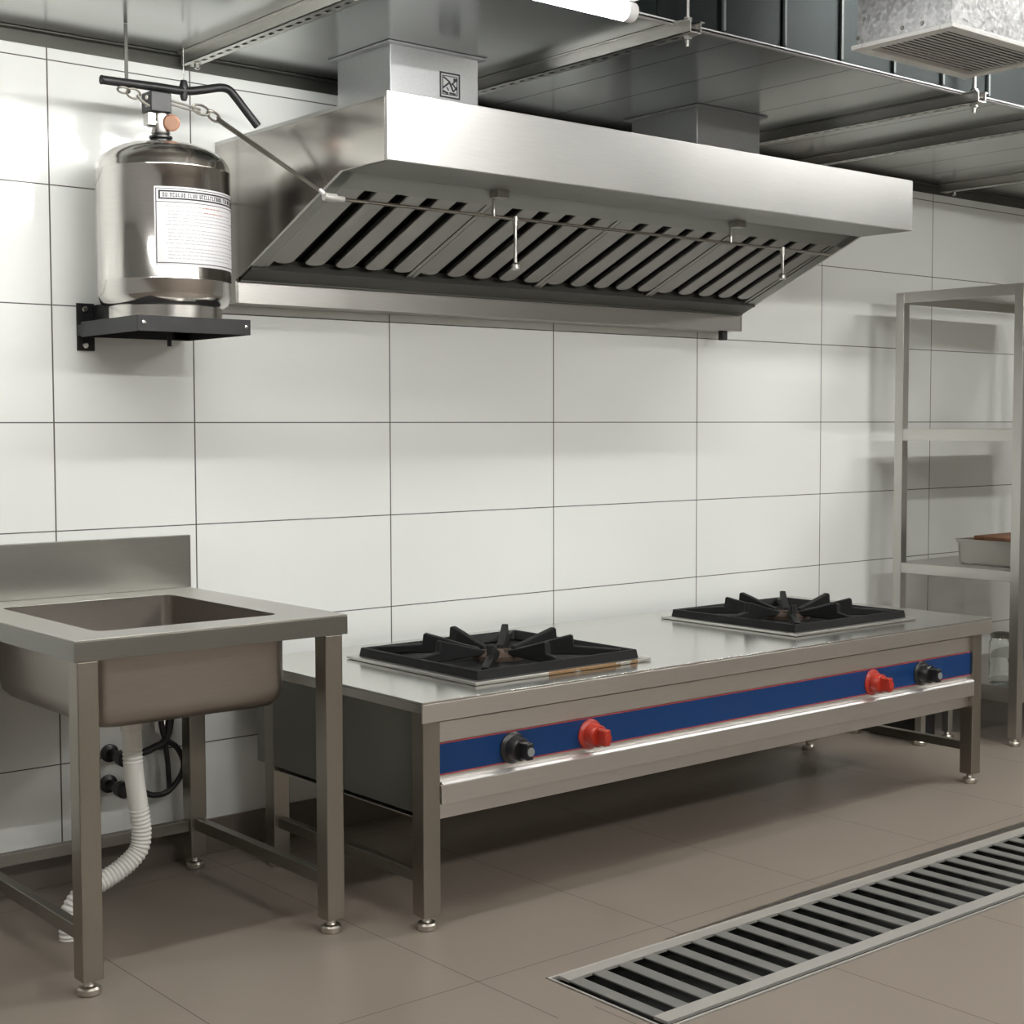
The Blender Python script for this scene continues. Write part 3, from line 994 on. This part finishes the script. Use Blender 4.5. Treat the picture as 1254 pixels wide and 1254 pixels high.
# burner trays with star grates
def burner(cx, cy, label, rim=M['tray']):
    t = thing('gas_burner', label, 'burner', (cx, cy, TZ), 'gas burners on the stove')
    hx, hy_ = .325, .305
    m = MB()
    def ring(m, a, b, w, z0, z1):
        m.box(cx - a, cx + a, cy - b, cy - b + w, z0, z1); m.box(cx - a, cx + a, cy + b - w, cy + b, z0, z1)
        m.box(cx - a, cx - a + w, cy - b + w, cy + b - w, z0, z1); m.box(cx + a - w, cx + a, cy - b + w, cy + b - w, z0, z1)
    ring(m, hx, hy_, .026, TZ + .001, TZ + .010)
    obj('tray_rim', m, rim, t, .002, loc=(cx, cy, TZ))
    obj('pan', MB().box(cx - hx + .026, cx + hx - .026, cy - hy_ + .026, cy + hy_ - .026, TZ + .001, TZ + .005), M['iron'], t)
    m = MB()
    a, b_ = hx - .026, hy_ - .026
    # slanting square ring of the cast iron grate
    def rr(a, b, z): return [(cx - a, cy - b, z), (cx + a, cy - b, z), (cx + a, cy + b, z), (cx - a, cy + b, z)]
    m.ring_loft([rr(a, b_, TZ + .008), rr(a - .004, b_ - .004, TZ + .034), rr(a - .014, b_ - .014, TZ + .034), rr(a - .03, b_ - .03, TZ + .008)], closed=True)
    gr = obj('grate', m, M['iron'], t, .002)
    for k in range(8):
        an = k * PI / 4
        m = MB()
        prof = [(.055, TZ + .02), (.055, TZ + .036), (.10, TZ + .046), (.17, TZ + .066), (.214, TZ + .078), (.219, TZ + .073), (.222, TZ + .045),
                (.30 if k % 2 == 0 else .36, TZ + .036), (.28 if k % 2 == 0 else .34, TZ + .018)]
        if k % 2 == 0:
            lim = a if k % 4 == 0 else b_
            prof[7] = (lim - .006, TZ + .036); prof[8] = (lim - .01, TZ + .016)
        m.prism(prof, 'Y', -.0105, .0105)
        bmesh.ops.transform(m.bm, matrix=Matrix.Translation((cx, cy, 0)) @ Matrix.Rotation(an, 4, 'Z'), verts=m.bm.verts)
        obj('arm', m, M['iron'], gr, .004)
    m = MB().lathe([(.075, TZ + .005), (.075, TZ + .018), (.062, TZ + .026), (.05, TZ + .026), (.048, TZ + .016), (.02, TZ + .016), (.016, TZ + .03), (.004, TZ + .032)], (cx, cy, 0), seg=32)
    obj('burner_head', m, M['rust'], t, label='rust brown burner head')
    return t
burner(2.735, -.59, 'left gas burner with black star grate and rust stained rim')
burner(4.085, -.55, 'right gas burner with black star grate near the rack', M['tray_clean'])

# ------------------------------------------------------------------ shelf rack at the right
RX0, RX1, RYF, RYB = 5.23, 6.25, -.75, -.16
rk = thing('shelf_rack', 'tall open stainless steel shelf rack at the right wall', 'rack', (5.74, -.45, 0))
for (a, c) in ((RX0, RYF), (RX1 - .04, RYF), (RX0, RYB - .04), (RX1 - .04, RYB - .04)):
    lg = obj('post', MB().box(a, a + .04, c, c + .04, .03, 1.812), M['steel_z'], rk, .002)
    m = MB(); foot_at(m, a + .02, c + .02, .024)
    obj('foot', m, M['foot'], lg)
for (z0, z1) in ((1.768, 1.812), (1.2, 1.248), (.648, .69), (.17, .232)):
    m = MB()
    m.box(RX0 + .002, RX0 + .006, RYF + .04, RYB - .04, z0, z1); m.box(RX1 - .006, RX1 - .002, RYF + .04, RYB - .04, z0, z1)
    m.box(RX0 + .04, RX1 - .04, RYF + .002, RYF + .006, z0, z1); m.box(RX0 + .04, RX1 - .04, RYB - .006, RYB - .002, z0, z1)
    m.box(RX0 + .006, RX1 - .006, RYF + .006, RYB - .006, z1 - .006, z1 - .001)
    obj('shelf', m, M['steel_y'], rk, .001)

# pan of brown food on the shelf
pn = thing('serving_pan', 'shallow stainless steel pan on the lower middle shelf of the rack', 'pan', (5.58, -.52, .689))
R_ = []
for off, z in ((.012, .69), (.004, .70), (0, .775), (-.008, .789), (-.008, .793), (.0, .793), (.003, .776), (.007, .703), (.015, .694)):
    R_.append(rrect(5.37 + off, 5.80 - off, -.66 + off, -.37 - off, .025, z))
obj('pan_body', MB().ring_loft(R_), M['steel'], pn, angle=45)
m = MB()
for i in range(4):
    y0 = -.63 + i * .055
    m.box(5.40 + i * .01, 5.72, y0, y0 + .05, .790, .806)
m.box(5.41, 5.76, -.64, -.39, .694, .7895)
fd = obj('wooden_board', m, M['bread'], None, .004)
tag(fd, 'brown wooden board pieces lying in the pan on the rack', 'board')

# glass jar on the lowest shelf
jr = thing('glass_jar', 'clear glass jar with dark rim on the lowest rack shelf', 'jar', (5.30, -.66, .232))
jx, jy, jz = 5.287, -.645, .2325
prof = [(.012, jz + .002), (.044, jz), (.05, jz + .006), (.05, jz + .085), (.0525, jz + .09), (.0525, jz + .098), (.05, jz + .104), (.05, jz + .165), (.043, jz + .18), (.04, jz + .19),
        (.037, jz + .19), (.039, jz + .178), (.046, jz + .163), (.046, jz + .01), (.042, jz + .006), (.012, jz + .006)]
obj('jar_body', MB().lathe(prof, (jx, jy, 0), seg=40), M['glass'], jr, angle=40)
obj('lid', MB().lathe([(.044, jz + .186), (.046, jz + .19), (.046, jz + .2), (.03, jz + .206), (.01, jz + .208)], (jx, jy, 0), seg=36), M['dsteel'], jr, label='dull dark lid')

# low stand between stove and rack
ls = thing('low_stand', 'low stainless steel stand on the floor between stove and rack', 'stand', (5.07, -.35, 0))
obj('stand_top', MB().box(4.955, 5.19, -.50, -.14, .165, .2), M['steel'], ls, .002)
for (a, c) in ((4.965, -.495), (5.15, -.495), (4.965, -.175), (5.15, -.175)):
    lg = obj('leg', MB().box(a, a + .03, c, c + .03, .03, .165), M['steel_z'], ls, .002)
    m = MB(); foot_at(m, a + .015, c + .015, .026, .04)
    obj('foot', m, M['foot'], lg)
bx = obj('black_box', MB().box(5.02, 5.14, -.44, -.2, .001, .12), M['black'], None, .004)
tag(bx, 'black box on the floor under the low stand', 'box')

# ------------------------------------------------------------------ floor drain
dr = thing('floor_drain', 'long stainless steel slotted floor drain in front of the stove', 'drain', (3.8, -1.6, 0))
m = MB()
def ring2(m, x0, x1, y0, y1, w, z0, z1):
    m.box(x0, x1, y0, y0 + w, z0, z1); m.box(x0, x1, y1 - w, y1, z0, z1)
    m.box(x0, x0 + w, y0 + w, y1 - w, z0, z1); m.box(x1 - w, x1, y0 + w, y1 - w, z0, z1)
m.box(DX0 + .003, DX1 - .003, DY0 + .003, DY1 - .003, -.118, -.11)
ring2(m, DX0 + .003, DX1 - .003, DY0 + .003, DY1 - .003, .004, -.11, -.012)
obj('trough', m, M['trough'], dr)
m = MB(); ring2(m, DX0 + .004, DX1 - .004, DY0 + .004, DY1 - .004, .006, -.012, .002)
obj('frame', m, M['frame'], dr, .001)
m = MB()
gx0, gx1, gy0, gy1 = DX0 + .03, DX1 - .02, DY0 + .023, DY1 - .013
bd = MB()
bd.box(gx0, gx1, gy1 - .036, gy1, -.004, .003); bd.box(gx0, gx1, gy0, gy0 + .041, -.004, .003)
x = gx0
w = .036
while x < gx1 - .01:
    m.box(x, min(x + w, gx1), gy0 + .041, gy1 - .036, -.002, .0015)
    x += .0822 if x > gx0 else .0735
    w = .037
obj('grate', m, M['grate'], dr)
obj('border', bd, M['frame'], dr)
# second narrow strip of dull metal along the far lip
obj('edge_strip', MB().prism([(2.6, DY1 + .002), (3.3, DY1 + .028), (DX1, DY1 + .034), (DX1, DY1 + .002)], 'Z', 0, .002), M['rail'], dr, label='dull grey strip along the far edge')

# ------------------------------------------------------------------ ceiling diffuser hanging at upper right
df = thing('air_diffuser', 'galvanised box air diffuser with louvred grille at upper right', 'diffuser', (3.5, -1.6, 2.25))
ax0, ax1, ay0, ay1, az = 3.243, 3.765, -1.752, -1.443, 2.25
i_ = .012
m = MB()
bxs = (ax0 + i_, ax1 - i_, ay0 + i_, ay1 - i_)
m.box(bxs[0], bxs[1], bxs[2], bxs[2] + .003, az + .012, ZC - .003); m.box(bxs[0], bxs[1], bxs[3] - .003, bxs[3], az + .012, ZC - .003)
m.box(bxs[0], bxs[0] + .003, bxs[2] + .003, bxs[3] - .003, az + .012, ZC - .003); m.box(bxs[1] - .003, bxs[1], bxs[2] + .003, bxs[3] - .003, az + .012, ZC - .003)
db = obj('duct_box', m, M['galv'], df)
for yy in (-1.655, -1.595, -1.457):
    obj('rivet', MB().lathe([(.005, -.003), (.006, 0)], (ax0 + i_, yy, az + .03), 'X', 10), M['dsteel'], db)
m = MB(); ring2(m, ax0, ax1, ay0, ay1, .036, az, az + .012)
obj('grille_frame', m, M['louvre'], df, .002)
m = MB()
n = 14
for k in range(n):
    y = ay0 + .036 + (ay1 - ay0 - .072) * (k + .5) / n
    R4 = Matrix.Translation((0, y, az + .008)) @ Matrix.Rotation(math.radians(12), 4, 'X')
    m.box(ax0 + .037, ax1 - .037, -.0048, .0048, -.001, .001, R4)
obj('louvre', m, M['louvre'], df)
obj('damper_plate', MB().box(ax0 + .03, ax1 - .03, ay0 + .03, ay1 - .03, az + .04, az + .043), M['void'], df)

# ------------------------------------------------------------------ fluorescent lamps
def lamp(x0, x1, y, z, label, top, mat):
    t = thing('tube_lamp', label, 'lamp', ((x0 + x1) / 2, y, z), 'ceiling tube lamps')
    obj('tube', MB().tube([(x0 + .03, y, z), (x1 - .03, y, z)], .024, 16), mat, t)
    for a in (x0, x1 - .03):
        obj('end_cap', MB().tube([(a, y, z), (a + .03, y, z)], .025, 16), M['lamp'], t)
    obj('housing', MB().box(x0, x1, y - .03, y + .03, z + .024, z + .055), M['lamp'], t, .004)
    for a in (x0 + .15, x1 - .15):
        obj('stem', MB().tube([(a, y, z + .055), (a, y, top)], .005, 8), M['lamp'], t)
lamp(1.40, 2.64, -1.238, 2.287, 'glowing tube lamp at the front edge of the duct over the sink', ZC - .003, M['tube'])
lamp(.60, 1.385, -1.238, 2.287, 'added unseen short tube lamp at the front edge of the duct left of the sink', ZC - .003, M['tube'])  # unseen tube added to light the wall around the tank
lamp(5.6, 6.9, -2.3, 2.87, 'glowing tube lamp under the ceiling on the far right', ZC - .003, M['tube_far'])
lamp(3.95, 5.25, -1.95, 2.87, 'glowing tube lamp under the ceiling above the floor drain', ZC - .003, M['tube_far'])
lamp(1.2, 2.5, -4.5, 2.62, 'unseen fill tube lamp added far out in the room behind the camera', ZC - .003, M['tube_fill'])  # unseen fill light added to brighten the back wall from the front
lamp(3.4, 4.7, -4.7, 2.62, 'unseen fill tube lamp added far out in the room facing the stove', ZC - .003, M['tube_fill'])  # second unseen fill, added to even out the wall under the hood

# ------------------------------------------------------------------ camera, world, view
W_ = Vector((.63904863, .76697162, -.05806359))
R_v = Vector((.76818275, -.64022674, -.00223219))
U_v = Vector((.03888589, .04317697, .99831039))
cd = bpy.data.cameras.new('camera')
cd.sensor_width = 36; cd.lens = 1827.56 / 1254 * 36
cd.clip_start = .05; cd.clip_end = 60
co = bpy.data.objects.new('camera', cd); COL.objects.link(co)
co.matrix_world = Matrix(((R_v.x, U_v.x, -W_.x, 0), (R_v.y, U_v.y, -W_.y, -3.93763263), (R_v.z, U_v.z, -W_.z, 1.26733009), (0, 0, 0, 1)))
SC.camera = co
wd = bpy.data.worlds.new('room'); SC.world = wd
wd.use_nodes = True
wd.node_tree.nodes['Background'].inputs[0].default_value = (.6, .62, .6, 1)
wd.node_tree.nodes['Background'].inputs[1].default_value = .1
vs = SC.view_settings
vs.view_transform = 'Standard'; vs.look = 'None'; vs.gamma = 1; vs.use_curve_mapping = False
vs.exposure = 0.0
